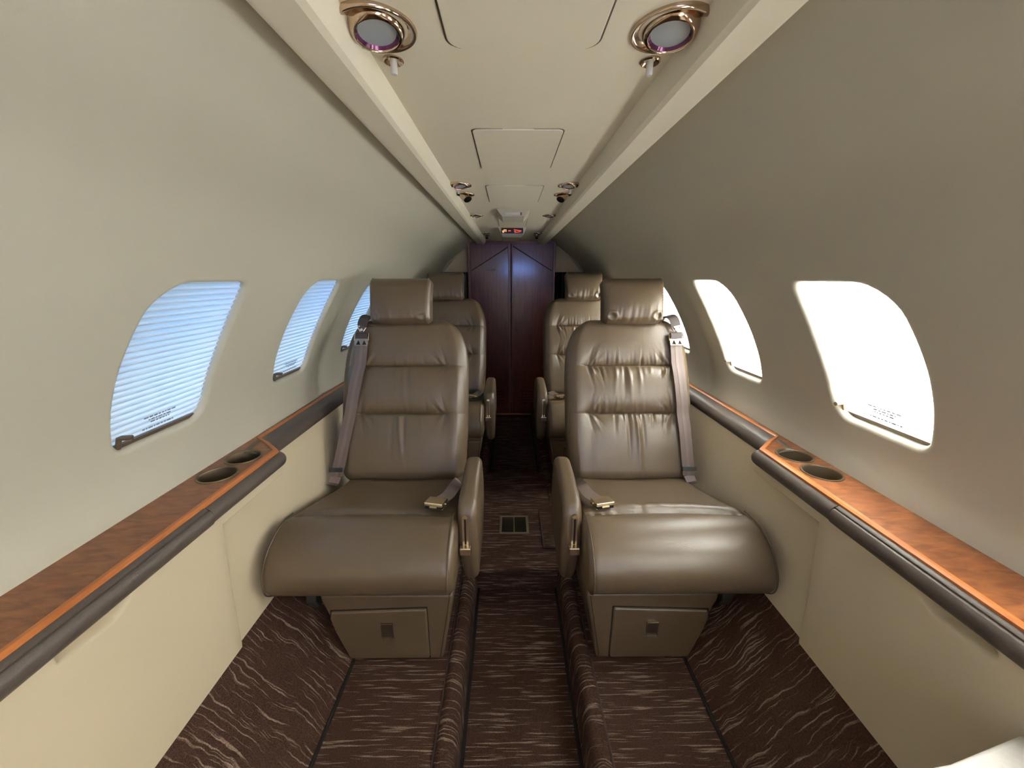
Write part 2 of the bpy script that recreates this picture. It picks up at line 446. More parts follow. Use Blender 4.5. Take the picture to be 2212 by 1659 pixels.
# ------------------------------------------------------------------ ceiling, beams
ZC = 1.409
CC = -.0115       # the overhead panel sits a touch off the cabin centre
def ceil_z(x):
    return ZC+.006*(abs(x)/.2)**2
ceilstrip = [(x+CC, ceil_z(x)) for x in [-.29, -.24, -.20, -.15, -.10, -.05, 0, .05, .10, .15, .20, .24, .29]]
V, F = grid(lambda u, v: (ceilstrip[int(round(u*12))][0], YF+(YB+.02-YF)*v, ceilstrip[int(round(u*12))][1]), 12, 40)
struct(mesh('ceiling', V, F, 'ceil'))
for sd, n_ in ((-1, 1), (1, 2)):
    pts = [(.207, 1.4135), (.214, 1.396), (.220, 1.386), (.228, 1.382), (.272, 1.384), (.281, 1.387), (.286, 1.396), (.290, 1.45), (.20, 1.45)]
    V = []; F = []; n = len(pts)
    for y in (YF, .2, .9, 1.6, 2.4, YB-.02): V += [(p[0]*sd+CC, y, p[1]) for p in pts]
    F = [[r*n+i, r*n+(i+1) % n, (r+1)*n+(i+1) % n, (r+1)*n+i] for r in range(5) for i in range(n)]+[list(range(n)), [5*n+i for i in range(n)]]
    struct(mesh('trim_%d' % n_, V, F, 'ceil', angle=25))
# access panels
def cpanel(y0, y1, hw, label, r=.014):
    lp = rrect(-hw, hw, y0, y1, r, 6)
    vv = []; n = len(lp)
    cx, cy = 0, (y0+y1)/2
    rings = [(0, .0005), (0, -.0022), (.0016, -.0030)]
    for e, dz in rings:
        for x, y in lp:
            vv.append((x*(1-e/hw)+CC, cy+(y-cy)*(1-e/((y1-y0)/2)), ceil_z(x)+dz))
    F = [[q*n+i, q*n+(i+1) % n, (q+1)*n+(i+1) % n, (q+1)*n+i] for q in range(2) for i in range(n)]
    F.append([2*n+i for i in range(n)])
    o = mesh('ceiling_access_panel', vv, F, 'ceil', angle=30)
    # shadow gap
    g, gf = [], []
    for e in (-.0028, .0008):
        for x, y in lp: g.append((x*(1-e/hw)+CC, cy+(y-cy)*(1-e/((y1-y0)/2)), ceil_z(x)-.0007))
    gf = [[i, (i+1) % n, n+(i+1) % n, n+i] for i in range(n)]
    mesh('edge_gap', g, gf, 'brown_metal', o, smooth=False)
    return tag(o, label, 'access panel', 'cream access panels down the ceiling')
cpanel(.12, .600, .096, 'large cream ceiling panel between the two big near reading lamps', .022)
cpanel(.885, 1.175, .093, 'cream ceiling panel with rounded corners, second from the viewpoint')
cpanel(1.375, 1.665, .094, 'cream ceiling panel just before the raised air outlet')
cpanel(2.11, 2.40, .075, 'short cream ceiling panel between air outlet and lit sign')
cpanel(2.80, 3.02, .072, 'cream ceiling panel just behind the lit sign', .006)
cpanel(3.04, 3.34, .068, 'last cream ceiling panel, touching the wooden closet', .006)

# raised air outlet
t = thing('ceiling_air_outlet', 'raised cream air outlet with recessed slot, mid ceiling', 'air outlet', (CC, 1.93, ZC))
def frustum(x0, x1, y0, y1, x2, x3, y2, y3, z0, z1):
    V = [(x0, y0, z0), (x1, y0, z0), (x1, y1, z0), (x0, y1, z0), (x2, y2, z1), (x3, y2, z1), (x3, y3, z1), (x2, y3, z1)]
    return V, [[0, 1, 5, 4], [1, 2, 6, 5], [2, 3, 7, 6], [3, 0, 4, 7], [4, 5, 6, 7]]
V, F = frustum(-.074, .074, -.11, .13, -.050, .050, -.085, .10, .001, -.026)
mesh('housing', V, F, 'cream_plastic', t, smooth=False)
V, F = box_bm(-.038, .030, -.101, -.09, -.0225, -.0105, .0015)
mesh('louver', V, F, 'white_plastic', t)
V, F = box_bm(.031, .038, -.0985, -.09, -.0225, -.0105)
mesh('slot', V, F, 'brown_metal', t, smooth=False)
# lit sign
t = thing('cabin_sign', 'lit red and orange warning sign on cream ceiling housing', 'sign', (CC, 2.60, ZC))
V, F = frustum(-.085, .085, -.13, .12, -.062, .062, -.10, .10, .001, -.032)
mesh('housing', V, F, 'white_plastic', t, smooth=False)
V, F = box_bm(-.066, .066, -.130, -.108, -.031, -.001, .002)
mesh('display', V, F, 'black', t)
V = []; F = []
def quad(x0, x1, z0, z1, y=-.1315, sl=0):
    k = len(V); V.extend([(x0, y, z0), (x1, y, z0+sl), (x1, y, z1+sl), (x0, y, z1)]); F.append([k, k+1, k+2, k+3])
quad(-.060, -.044, -.022, -.016); quad(-.052, -.034, -.014, -.010); quad(-.058, -.050, -.028, -.024); quad(-.040, -.034, -.022, -.016)
mesh('belt_symbol', V, F, 'em_orange', t, smooth=False)
V = []; F = []
quad(.010, .030, -.012, -.008, sl=-.004); quad(.030, .055, -.017, -.012, sl=-.003); quad(.012, .022, -.022, -.017); quad(.014, .050, -.028, -.025, sl=.004); quad(-.024, -.008, -.020, -.014)
mesh('smoking_symbol', V, F, 'em_red', t, smooth=False)

# reading lamps, air nozzles, buttons
def eyeball(x, y, kind, label, group, tiltx=0, tilty=0, R=.047):
    t = thing('reading_lamp' if kind == 'lamp' else 'air_nozzle', label, 'reading lamp' if kind == 'lamp' else 'air nozzle', (x+CC, y, ceil_z(x)), group)
    k = R/.047
    V, F = lathe([(.0475*k, .002), (.0480*k, -.003*k), (.0465*k, -.0055*k), (.0442*k, -.0058*k), (.0410*k, -.0042*k), (.0375*k, -.0018*k), (.0330*k, .001)], 48)
    mesh('bezel', V, F[:-2] if False else [f for f in F if len(f) == 4], 'ring', t, angle=50)
    Rm = Matrix.Rotation(tiltx, 3, 'X') @ Matrix.Rotation(tilty, 3, 'Y')
    if kind == 'lamp':
        V, F = lathe([(.0345*k, .003*k), (.0335*k, -.004*k), (.0310*k, -.0085*k), (.0285*k, -.0112*k), (.0262*k, -.0115*k), (.0250*k, -.0095*k), (.0244*k, -.006*k)], 48, tilt=Rm)
        mesh('swivel_ball', V, [f for f in F if len(f) == 4], 'ring', t, angle=50)
        V, F = lathe([(0, -.0036*k), (.010*k, -.0040*k), (.018*k, -.0050*k), (.0228*k, -.0062*k)], 32, tilt=Rm)
        mesh('lens', V, F, 'lens', t)
        V, F = lathe([(.0228*k, -.0062*k), (.0250*k, -.0097*k), (.0246*k, -.0058*k)], 32, tilt=Rm)
        mesh('reflector', V, [f for f in F if len(f) == 4], 'purple', t)
    else:
        V, F = lathe([(.030*k, .004), (.0295*k, -.006), (.024*k, -.020), (.021*k, -.026), (.018*k, -.0265)], 40, tilt=Rm)
        mesh('swivel_ball', V, [f for f in F if len(f) == 4], 'ring', t, angle=50)
        V, F = lathe([(0, -.022), (.018*k, -.0262)], 32, tilt=Rm)
        mesh('outlet', V, F, 'black', t)
    return t
def button(x, y, label, sc=1):
    t = thing('call_button', label, 'button', (x+CC, y, ceil_z(x)), 'push buttons beside the reading lamps')
    V, F = lathe([(.014*sc, .001), (.0142*sc, -.002), (.0125*sc, -.0035), (.008*sc, -.0005), (.006*sc, .002)], 32)
    mesh('collar', V, [f for f in F if len(f) == 4], 'ring', t, angle=50)
    V, F = lathe([(0, .001), (.0048*sc, .001), (.0048*sc, -.0165), (.0038*sc, -.018), (0, -.018)], 24)
    mesh('plunger', V, F, 'white_plastic', t)
G1 = 'swivelling reading lamps in the ceiling'
sidew = {-1: 'left', 1: 'right'}
rows = ((.566, 'pair nearest the viewpoint', .047), (1.385, 'second pair', .036), (2.02, 'third, smaller pair', .033), (2.80, 'rearmost pair', .03))
for y, w, R in rows:
    for sd in (-1, 1):
        eyeball(sd*(.179 if y < 1 else .177), y, 'lamp', 'round bronze-rimmed reading lamp on the %s side of ceiling, %s' % (sidew[sd], w), G1, math.radians(-8), math.radians(5*sd), R)
for y, w, R in ((1.53, 'nearer pair', .033), (2.92, 'farther pair', .022)):
    for sd in (-1, 1):
        eyeball(sd*.177, y, 'nozzle', 'bronze air nozzle with black outlet on %s of ceiling, %s' % (sidew[sd], w), 'air nozzles in the ceiling', math.radians(-30), math.radians(22*sd if y < 2 else 0), R)
for y, w, sc, dx in ((.640, 'below the big near lamp', 1, 0), (1.44, 'between second lamp and air nozzle', .85, .01), (2.08, 'behind the third small lamp', .6, 0)):
    for sd in (-1, 1):
        button(sd*(.180+dx), y, 'small white push button %s, %s of ceiling' % (w, sidew[sd]), sc)

# ------------------------------------------------------------------ floor
def fh(v):  # half cross-section of the carpeted floor from wall joint to aisle centre
    return v
ZA = -.11
half = [(.74, .27), (.700, .255), (.686, .235), (.640, .178), (.588, .115), (.530, .040), (.508, .006), (.500, 0)]
def floor_strip(name, poly, m, y0, y1, sd, parent=None, nseg=12):
    V, F = grid(lambda u, v: (poly[int(round(u*(len(poly)-1)))][0]*sd, y0+(y1-y0)*v, poly[int(round(u*(len(poly)-1)))][1]), len(poly)-1, nseg)
    return mesh(name, V, F, m, parent, angle=60)
for sd in (-1, 1):
    p = cr(half[:-1], 5); p = [(a.x, a.y) for a in p]+[(.500, -.001)]
    struct(floor_strip('floor', p, 'carpet_side', YF, YB, sd))
    struct(floor_strip('floor', [(.502, 0), (.40, 0), (.30, 0), (.212, 0)], 'carpet', YF, YB, sd))
    V, F = tube([(sd*.5025, YF, .003), (sd*.5025, .9, .003)], .0055, 8); o = mesh('trim_%d' % (3 if sd < 0 else 4), V, F, 'groove'); struct(o)
    # rolled curb along the aisle
    cb = cr([(.2135, -.005), (.2130, .004), (.2085, .011), (.195, .016), (.180, .011), (.168, -.006), (.1635, -.035), (.1625, -.075), (.1620, ZA)], 5)
    struct(floor_strip('floor', [(a.x, a.y) for a in cb], 'carpet_side', YF, YB, sd))
    V, F = tube([(sd*.2155, YF, .0015), (sd*.2155, YB, .0015)], .0040, 8); o = mesh('trim_%d' % (5 if sd < 0 else 6), V, F, 'piping'); struct(o)
    V, F = tube([(sd*.1575, YF, ZA), (sd*.1575, YB, ZA)], .0065, 8, flat=.6); o = mesh('trim_%d' % (7 if sd < 0 else 8), V, F, 'groove'); struct(o)
V, F = grid(lambda u, v: (-.17+.34*u, YF+(YB-YF)*v, ZA), 4, 20)
struct(mesh('floor', V, F, 'carpet'))
# raised crossing between the rows
YC0, YC1 = 1.285, 2.05
cp = cr([(YC0+.012, ZA), (YC0+.010, -.05), (YC0+.004, -.028), (YC0-.008, -.014), (YC0-.006, .001), (YC0+.02, .005), (YC0+.07, .004), (1.6, .004), (YC1-.03, .004), (YC1, -.004), (YC1, -.05), (YC1, ZA)], 5)
V, F = grid(lambda u, v: (-.205+.41*u, cp[int(round(v*(len(cp)-1)))].x, cp[int(round(v*(len(cp)-1)))].y), 6, len(cp)-1)
struct(mesh('floor', V, F, 'carpet_riser'))
# floor vent
t = thing('floor_vent', 'bronze louvred air vent set in the raised carpet between the seats', 'vent', (-.010, 1.557, .004))
o1 = rrect(-.068, .068, -.068, .068, .004, 2); 
V, F = join(box_bm(-.068, .068, -.068, -.056, 0, .005, .001), box_bm(-.068, .068, .056, .068, 0, .005, .001), box_bm(-.068, -.056, -.056, .056, 0, .005, .001), box_bm(.056, .068, -.056, .056, 0, .005, .001), box_bm(-.0025, .0025, -.056, .056, 0, .005))
mesh('frame', V, F, 'vent', t)
L = [box_bm(-.056, .056, -.0555+.0074*i, -.0535+.0074*i, .0005, .0042) for i in range(16)]
V, F = join(*L); mesh('louvers', V, F, 'latch', t, smooth=False)
V, F = box_bm(-.056, .056, -.056, .056, -.004, .0006); mesh('backing', V, F, 'void', t, smooth=False)
# carpeted hatch lid
t = thing('floor_hatch', 'carpeted hatch lid with bound edge beside the right front seat', 'hatch', (.165, 1.53, .004))
V, F = box_bm(-.045, .035, -.135, .135, 0, .009, .003); mesh('lid', V, F, 'carpet', t)
V, F = tube([(.035, -.138, .004), (-.048, -.138, .004), (-.048, .138, .004), (.035, .138, .004)], .0055, 8); mesh('edge_binding', V, F, 'piping', t)

# ------------------------------------------------------------------ bulkheads
prz = [(p.x, p.y) for p in PROF]
poly = [(.0, 1.44)]+prz+[(.80, .35), (.72, .1), (.5, -.16), (-.5, -.16), (-.72, .1), (-.80, .35)]+[(-x, z) for x, z in prz[::-1]]
wallpoly = [(-.95, -.30), (.95, -.30), (.95, 1.50), (-.95, 1.50)]
vv, tt = holed(wallpoly, [], .2, .2)
M['bulk'] = noisebump(mat('bulkhead_fabric', (.54, .44, .28), .8), 300, .2)
struct(mesh('wall_back', [(x, YB, z) for x, z in vv], tt, 'bulk'))
hole = [(-.12, 1.20), (.48, 1.20), (.48, 1.38), (-.12, 1.38)]
vv, tt = holed(wallpoly, [hole], .2, .2)
struct(mesh('wall_front', [(x, YF, z) for x, z in vv], tt, 'panel'))
# dark lip where headliner meets the bulkhead
pts = [Vector((p.x, YB-.012, p.y)) for p in PROF if p.y > 1.0 and p.x > .28]
for sd, n_ in ((-1, 9), (1, 10)):
    V, F = tube([(p.x*sd*.997, p.y, p.z) for p in pts], .006, 8); o = mesh('trim_%d' % n_, V, F, 'panel'); struct(o)

# closet with two doors
YD = 3.33
t = thing('closet', 'tall dark red mahogany closet with two doors at the end of the aisle', 'closet', (0, YD, ZA))
def cl(V): return off(V, (0, YD, ZA))
V, F = join(box_bm(-.372, -.352, YD-.008, YB, ZA, 1.405, .003), box_bm(.332, .352, YD-.008, YB, ZA, 1.405, .003), box_bm(-.372, .352, YD+.01, YB, 1.385, 1.41, .002), box_bm(-.372, .352, YD+.015, YB, ZA, .0))
mesh('frame', cl(V), F, 'redwood2', t)
for sd, x0, x1 in ((-1, -.352, -.0165), (1, -.0125, .332)):
    d = mesh('door', *[q for q in (cl(box_bm(x0, x1, YD, YD+.02, -.075, 1.388, .002)[0]), box_bm(x0, x1, YD, YD+.02, -.075, 1.388, .002)[1])], 'redwood', t)
    xi = x1-.012 if sd < 0 else x0+.012; xo = x0+.006 if sd < 0 else x1-.006
    V, F = tube([(xi, YD-.0005, 1.370), (xo, YD-.0005, 1.175)], .0036, 6); mesh('inlay_line', cl(V), F, 'dark', d)
    V, F = box_bm(xi-.010*(1 if sd < 0 else -.1)-(0 if sd < 0 else .011), xi+(.011 if sd < 0 else .010*.1)+0, YD-.006, YD, -.07, 1.388, .002)
    mesh('edge_moulding', cl(V), F, 'redwood2', d)
    V, F = join(*[box_bm((x0+x1)/2-.105, (x0+x1)/2+.105, YD-.002, YD, .015+.028*i, .021+.028*i, .001) for i in range(5)])
    mesh('vent_slots', cl(V), F, 'void', d)
    xh = x1-.045 if sd < 0 else x0+.045
    V, F = box_bm(xh-.006, xh+.006, YD-.006, YD, .66, .76, .003); mesh('handle', cl(V), F, 'redwood2', d)
V, F = box_bm(-.21, -.145, YD-.002, YD, 1.178, 1.190, .001); o = mesh('label_plate', cl(V), F, 'brown_metal', t); 
V, F = box_bm(-.352, .332, YD-.018, YD+.01, -.095, -.078, .003); mesh('metal_sill', cl(V), F, 'gold_trim', t)
# black curtains beside closet
for sd in (-1, 1):
    x0, x1 = (-.68, -.376) if sd < 0 else (.356, .68)
    V, F = grid(lambda u, v: (x0+(x1-x0)*u, YB-.045-.018*math.sin(u*52)*(.6+.4*math.sin(u*11)), .0+1.165*v), 120, 3)
    o = mesh('curtain', V, F, 'black', None)
    tag(o, 'black pleated curtain on the %s of the closet, behind the rear headrest' % ('left' if sd < 0 else 'right'), 'curtain', 'black curtains')

# ------------------------------------------------------------------ side ledges
ZL = .640
for sd in (-1, 1):
    sn = sidew[sd]
    t = thing('side_ledge', 'cherry wood side ledge with two bronze cup holders along the %s' % ('paler left wall' if sd < 0 else 'shaded right wall'), 'ledge', (sd*.76, .9, ZL))
    O = (sd*.76, .9, ZL)
    def L(V): return off(mir(V, sd), O)
    YT0, YT1 = 1.020, 1.110
    outer = [(.826, YF+.005), (.826, 0.), (.826, .8), (.826, 1.4), (.826, 2.2), (.826, YB-.01), (.808, YB-.01), (.808, 2.2), (.808, YT1), (.762, YT1-.035), (.703, YT0), (.703, .5), (.703, YF+.005)]
    cups = [(.767, .978), (.767, .880)]
    CR = .0425
    holes = [[(cx+CR*math.cos(2*PI*i/32), cy+CR*math.sin(2*PI*i/32)) for i in range(32)] for cx, cy in cups]
    v2, tri = holed(outer, holes, .03, .08)
    V = [(x, y, ZL) for x, y in v2]; mesh('wooden_top', L(V), tri, 'wood', t)
    # bright bevelled edge strip
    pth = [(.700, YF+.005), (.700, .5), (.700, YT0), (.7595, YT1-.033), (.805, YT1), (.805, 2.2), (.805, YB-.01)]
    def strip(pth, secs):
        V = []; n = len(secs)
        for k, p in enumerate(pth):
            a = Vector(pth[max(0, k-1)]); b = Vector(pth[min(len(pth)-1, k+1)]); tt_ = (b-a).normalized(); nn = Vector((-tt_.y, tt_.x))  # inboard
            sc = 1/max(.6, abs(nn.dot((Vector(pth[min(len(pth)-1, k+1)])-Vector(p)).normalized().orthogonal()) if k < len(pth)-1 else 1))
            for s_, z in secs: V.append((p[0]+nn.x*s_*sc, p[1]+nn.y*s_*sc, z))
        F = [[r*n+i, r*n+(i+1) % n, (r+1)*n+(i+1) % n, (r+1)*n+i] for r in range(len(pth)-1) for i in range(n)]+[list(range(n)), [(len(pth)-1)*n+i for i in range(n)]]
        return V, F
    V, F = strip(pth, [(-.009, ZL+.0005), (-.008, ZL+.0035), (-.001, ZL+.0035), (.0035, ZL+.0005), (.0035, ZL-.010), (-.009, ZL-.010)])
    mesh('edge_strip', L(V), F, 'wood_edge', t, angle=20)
    for cx, cy in cups:
        V, F = lathe([(CR+.0035, .0005), (CR+.0030, .0025), (CR-.001, .0022), (CR-.0035, -.001), (CR-.0045, -.040), (CR-.006, -.072), (CR-.012, -.076), (0, -.076)], 40, (cx, cy, ZL), caps=False)
        mesh('cup_holder', L(V), F, 'bronze', t, angle=40)
    # padded rails
    def rail(name, c, rx, rz, y0, y1, rnd0, rnd1, groove=False, m='rail'):
        ys = []
        n0 = 8
        for i in range(n0+1): ys.append((y0+rx*(1-math.cos(PI/2*i/n0)), math.sin(PI/2*max(.02, i/n0)) if rnd0 else 1))
        for i in range(1, 20): ys.append((y0+rx+(y1-y0-2*rx)*i/20, 1))
        for i in range(n0+1): ys.append((y1-rx+rx*math.sin(PI/2*i/n0), math.cos(PI/2*min(.985, i/n0)) if rnd1 else 1))
        V = []; K = 96
        for y, s_ in ys:
            for k in range(K):
                a = 2*PI*k/K; x = c[0]+rx*s_*math.cos(a); z = c[1]+rz*s_*math.sin(a)
                if groove:
                    d = a-math.radians(132); q = math.exp(-(d/.055)**2)*.0032
                    x -= q*math.cos(a); z -= q*math.sin(a)
                V.append((x, y, z))
        F = [[r*K+i, r*K+(i+1) % K, (r+1)*K+(i+1) % K, (r+1)*K+i] for r in range(len(ys)-1) for i in range(K)]+[list(range(K)), [(len(ys)-1)*K+i for i in range(K)]]
        return mesh(name, L(V), F, m, t, angle=50)
    rail('padded_rail', (.707, .6125), .0275, .0245, .742, 1.045, False, True)
    rail('padded_rail', (.705, .6125), .0290, .0250, YF+.005, .7385, False, False, groove=True)
    # narrow flat pad further aft
    pts = cr([(.803, .640), (.785, .640), (.762, .634), (.750, .618), (.750, .600), (.760, .580), (.80, .570)], 4)
    V = []; n = len(pts)
    ysec = [1.005, 1.02, 1.07, 1.10, 1.4, 1.8, 2.3, YB-.01]
    for y in ysec:
        dx = 0 if y > 1.03 else -.018*(1.03-y)/.025
        V += [(p.x+dx, y, p.y) for p in pts]
    F = [[r*n+i, r*n+i+1, (r+1)*n+i+1, (r+1)*n+i] for r in range(len(ysec)-1) for i in range(n-1)]
    mesh('padded_rail', L(V), F, 'rail', t, angle=60)
    V, F = box_bm(.7005, .712, .752, 1.035, .562, .600, .003); mesh('under_rail_fascia', L(V), F, 'panel', t)

    # lower wall panels
    def lowpt(y, v, dd=0):
        # v 0 top .. 1 bottom ; near panel
        z = .60-(.60-.232)*v
        x = .700-.010*v+.004*math.sin(PI*v)
        # finger slot groove under the rail
        gx = [(.452, .574), (.530, .569), (.548, .580), (.553, .606)]
        best = 9
        for a, b in zip(gx, gx[1:]):
            ax, ay = a; bx, by = b; tt_ = max(0, min(1, ((y-ax)*(bx-ax)+(z-ay)*(by-ay))/((bx-ax)**2+(by-ay)**2)))
            best = min(best, math.hypot(y-ax-tt_*(bx-ax), z-ay-tt_*(by-ay)))
        x += .022*math.exp(-(best/.0058)**2)
        if .45 < y < .55 and z > .574: x += .006*min(1, (z-.574)/.01)
        return (x+dd, y, z)
    ys = [YF+.005, -1.2]+[-1.0+i*.06 for i in range(23)]+[.40+i*.003 for i in range(60)]+[.58+.02*i for i in range(8)]
    ys = sorted(y for y in ys if y < .742)
    NV = 90
    V = []; NY = len(ys)
    for j in range(NV+1):
        v = (j/NV)**1.6
        for i, y in enumerate(ys+[.745, .750, .752]):
            yy = y+(.04*(1-v)*max(0, (y-.6)/.15))
            x, _, z = lowpt(yy, v)
            if y == .750: x += .003
            if y == .752: x += .018
            V.append((x, yy, z))
    w_ = NY+3
    F = [[j*w_+i, j*w_+i+1, (j+1)*w_+i+1, (j+1)*w_+i] for j in range(NV) for i in range(w_-1)]
    struct(mesh('wall_'+sn, mir(V, sd), F, 'panel', angle=50))
    V, F = grid(lambda u, v: ((.752-.034*(1-v)**0*min(1, max(0, (v-.0)*1.4))-.028*max(0, v-.72)/.28)+.0, .742+(YB-.742)*u+(.045*(1-v)*(1-u)), .605-(.605-.230)*v), 40, 30)
    struct(mesh('wall_'+sn, mir(V, sd), F, 'panel', angle=50))

# ------------------------------------------------------------------ speckled countertop near the entry
t = thing('forward_cabinet', 'speckled off-white countertop corner of the forward cabinet by the right wall', 'cabinet', (.6, .2, 0))
pl = [(.40, .330), (.44, .338), (.552, .352), (.69, .385), (.69, -.9), (.40, -.9)]
V, F = prism(pl, .475, .503, 'z', .006); mesh('countertop', off(V, (.6, .2, 0)), F, 'speck', t)
V, F = prism([(.43, .30), (.66, .345), (.66, -.88), (.43, -.88)], .26, .475, 'z'); mesh('upper_body', off(V, (.6, .2, 0)), F, 'panel', t)
V, F = prism([(.43, .27), (.49, .28), (.49, -.88), (.43, -.88)], .0, .26, 'z'); mesh('plinth', off(V, (.6, .2, 0)), F, 'panel', t)

# ------------------------------------------------------------------ seats
def rbox(nx, ny, nz, sx_, sy_, sz, r):
    """closed rounded box grid centred on the origin, shared vertices"""
    idx = {}; V = []; F = []; N3 = (nx, ny, nz); SZ = (sx_, sy_, sz)
    def vid(c):
        if c not in idx:
            p = Vector([(c[a]/N3[a]-.5)*SZ[a] for a in range(3)])
            q = Vector([max(-SZ[a]/2+r, min(SZ[a]/2-r, p[a])) for a in range(3)])
            d = p-q
            if d.length > 1e-9:
                # spread evenly round the corner
                d = Vector([math.tan(max(-1, min(1, d[a]/r))*PI/4) for a in range(3)])
                p = q+d.normalized()*r
            idx[c] = len(V); V.append(p)
        return idx[c]
    for a in range(3):
        b, c = (a+1) % 3, (a+2) % 3
        for e in (0, N3[a]):
            for i in range(N3[b]):
                for j in range(N3[c]):
                    q = []
                    for di, dj in ((0, 0), (1, 0), (1, 1), (0, 1)):
                        k = [0, 0, 0]; k[a] = e; k[b] = i+di; k[c] = j+dj; q.append(vid(tuple(k)))
                    F.append(q if e else q[::-1])
    return V, F

BX, BY, BZ = .440, 1.315, .372
TILT = math.radians(21.5)
BU = Vector((0, math.sin(TILT), math.cos(TILT))); BN = Vector((0, -math.cos(TILT), math.sin(TILT)))
BL, BW, BT = .635, .490, .110
def backpt(x, t, n): return Vector((BX+x, BY, BZ))+BU*(t*BL)+BN*n
def bwid(t):
    if t < .60: return 1-.02*(1-t/.6)**2*0+.0
    q = (t-.60)/.42
    return max(.05, (1-min(1, q)**2.7))**(1/2.7)*1.0
def bscale(t):
    # sides draw in gently towards the shoulders and slightly at the foot
    return min(1, .955+.045*min(1, t/.3))*(bwid(t)*.62+.38 if t > .6 else 1)
SE1, SE2 = .405, .700
def backsurf(x, t, W1):
    xn = x/(BW/2); ax = abs(xn)
    if t < SE1: a, b = -.16, SE1
    elif t < SE2: a, b = SE1, SE2
    else: a, b = SE2, 1.22
    s = (t-a)/(b-a); pil = max(0, 1-abs(2*s-1)**2.6)**.55
    side = 1/(1+math.exp((ax-.70)/.045)); D = .006+.022*side
    h = D*(pil-1)
    h += .016*(1-ax**4)
    # the side bolster stands a little proud of the centre
    h += .005*math.exp(-((ax-.84)/.12)**2)
    for x0, t0, L, sl, sg, am, sgn in W1:
        dt = (t-t0)*sgn
        if dt < -.01 or dt > L*2.2: continue
        dx = x-(x0+sl*(t-t0)); env = math.exp(-(dt/L)**2)*(1-math.exp(-((dt+.01)/.018)**2))
        h += am*env*math.exp(-(dx/sg)**2)
    return h
def make_wrinkles(seed, k):
    r = random.Random(seed); Wk = []
    for se in (SE1, SE2):
        for sgn in (-1, 1):
            n = int(12*k)
            for i in range(n):
                x0 = r.uniform(-.62, .62)*BW/2; e = abs(x0)/(BW/2)
                edge = 1 if e < .45 else 1.5
                Wk.append((x0, se, r.uniform(.03, .085)*(1 if sgn < 0 else .8), (x0*.35+r.uniform(-.08, .08))*(-sgn), r.uniform(.0035, .0075), r.choice((-1, 1))*r.uniform(.0008, .0024)*k*edge, sgn))
            for s_ in (-1, 1):   # strong gathers at the ends of the tufts
                for q in range(3):
                    Wk.append((s_*(.60+.035*q)*BW/2, se, .05+.02*q, -s_*sgn*(.55-.2*q), .006, (.0030 if q % 2 else -.0034)*min(1.2, k), sgn))
    for t0, L, x0, am in ((SE1, .26, .012, .0042), (SE1, .22, -.008, -.0036), (SE1, .20, .034, -.0026), (SE2, .17, .004, .0036), (SE2, .17, -.014, -.0030), (SE2, .14, .030, .0026), (SE2, .13, -.045, .0022)):
        Wk.append((x0+(r.uniform(-.01, .01)), t0, L, r.uniform(-.04, .10), .008, am*k, -1))
    return Wk

def closed_loft(profile, xs, r, nr=7, fn=None):
    """profile: closed list of 2D (y,z) -> solid between xs[0]..xs[1] with rolled ends"""
    n = len(profile); P = [Vector(p) for p in profile]
    nrm = []
    for i in range(n):
        t = (P[(i+1) % n]-P[i-1]).normalized(); nrm.append(Vector((t.y, -t.x)))
    ar = sum(P[i].x*P[(i+1) % n].y-P[(i+1) % n].x*P[i].y for i in range(n))
    if ar < 0: nrm = [-q for q in nrm]
    x0, x1, nm_ = xs; st = []
    for k in range(nr+1): a = PI/2*k/nr; st.append((x0+r*(1-math.sin(a)), r*(1-math.cos(a))))
    st = [(x0+r*(1-math.sin(PI/2*k/nr)), r*(1-math.cos(PI/2*k/nr))) for k in range(nr, -1, -1)]
    st += [(x0+r+(x1-x0-2*r)*k/nm_, 0) for k in range(1, nm_)]
    st += [(x1-r*(1-math.sin(PI/2*k/nr)), r*(1-math.cos(PI/2*k/nr))) for k in range(0, nr+1)]
    V = []
    for x, ins in st:
        for i in range(n):
            p = P[i]-nrm[i]*ins; V.append((x, p.x, p.y))
    F = [[q*n+i, q*n+(i+1) % n, (q+1)*n+(i+1) % n, (q+1)*n+i] for q in range(len(st)-1) for i in range(n)]
    c = sum(P, Vector((0, 0)))/n
    for base, x in ((0, x0), ((len(st)-1)*n, x1)):
        k = len(V); V.append((x, c.x, c.y))
        F += [[base+i, base+(i+1) % n, k] for i in range(n)]
    if fn: V = [fn(*v) for v in V]
    return V, F

def strap(pts, side, w, th=.0016, thick=True):
    """flat webbing along 3D pts; side: width direction per point"""
    V = []; n = len(pts)
    for i, p in enumerate(pts):
        p = Vector(p); s_ = Vector(side[i] if isinstance(side, list) else side).normalized()
        t = (Vector(pts[min(n-1, i+1)])-Vector(pts[max(0, i-1)])).normalized(); nn = s_.cross(t).normalized()
        for a, b in ((-1, -1), (-.33, -1), (.33, -1), (1, -1), (1, 1), (.33, 1), (-.33, 1), (-1, 1)):
            V.append((p+s_*a*w/2+nn*b*th/2)[:])
    F = [[r*8+i, r*8+(i+1) % 8, (r+1)*8+(i+1) % 8, (r+1)*8+i] for r in range(n-1) for i in range(8)]+[list(range(8))[::-1], [(n-1)*8+i for i in range(8)]]
    return V, F

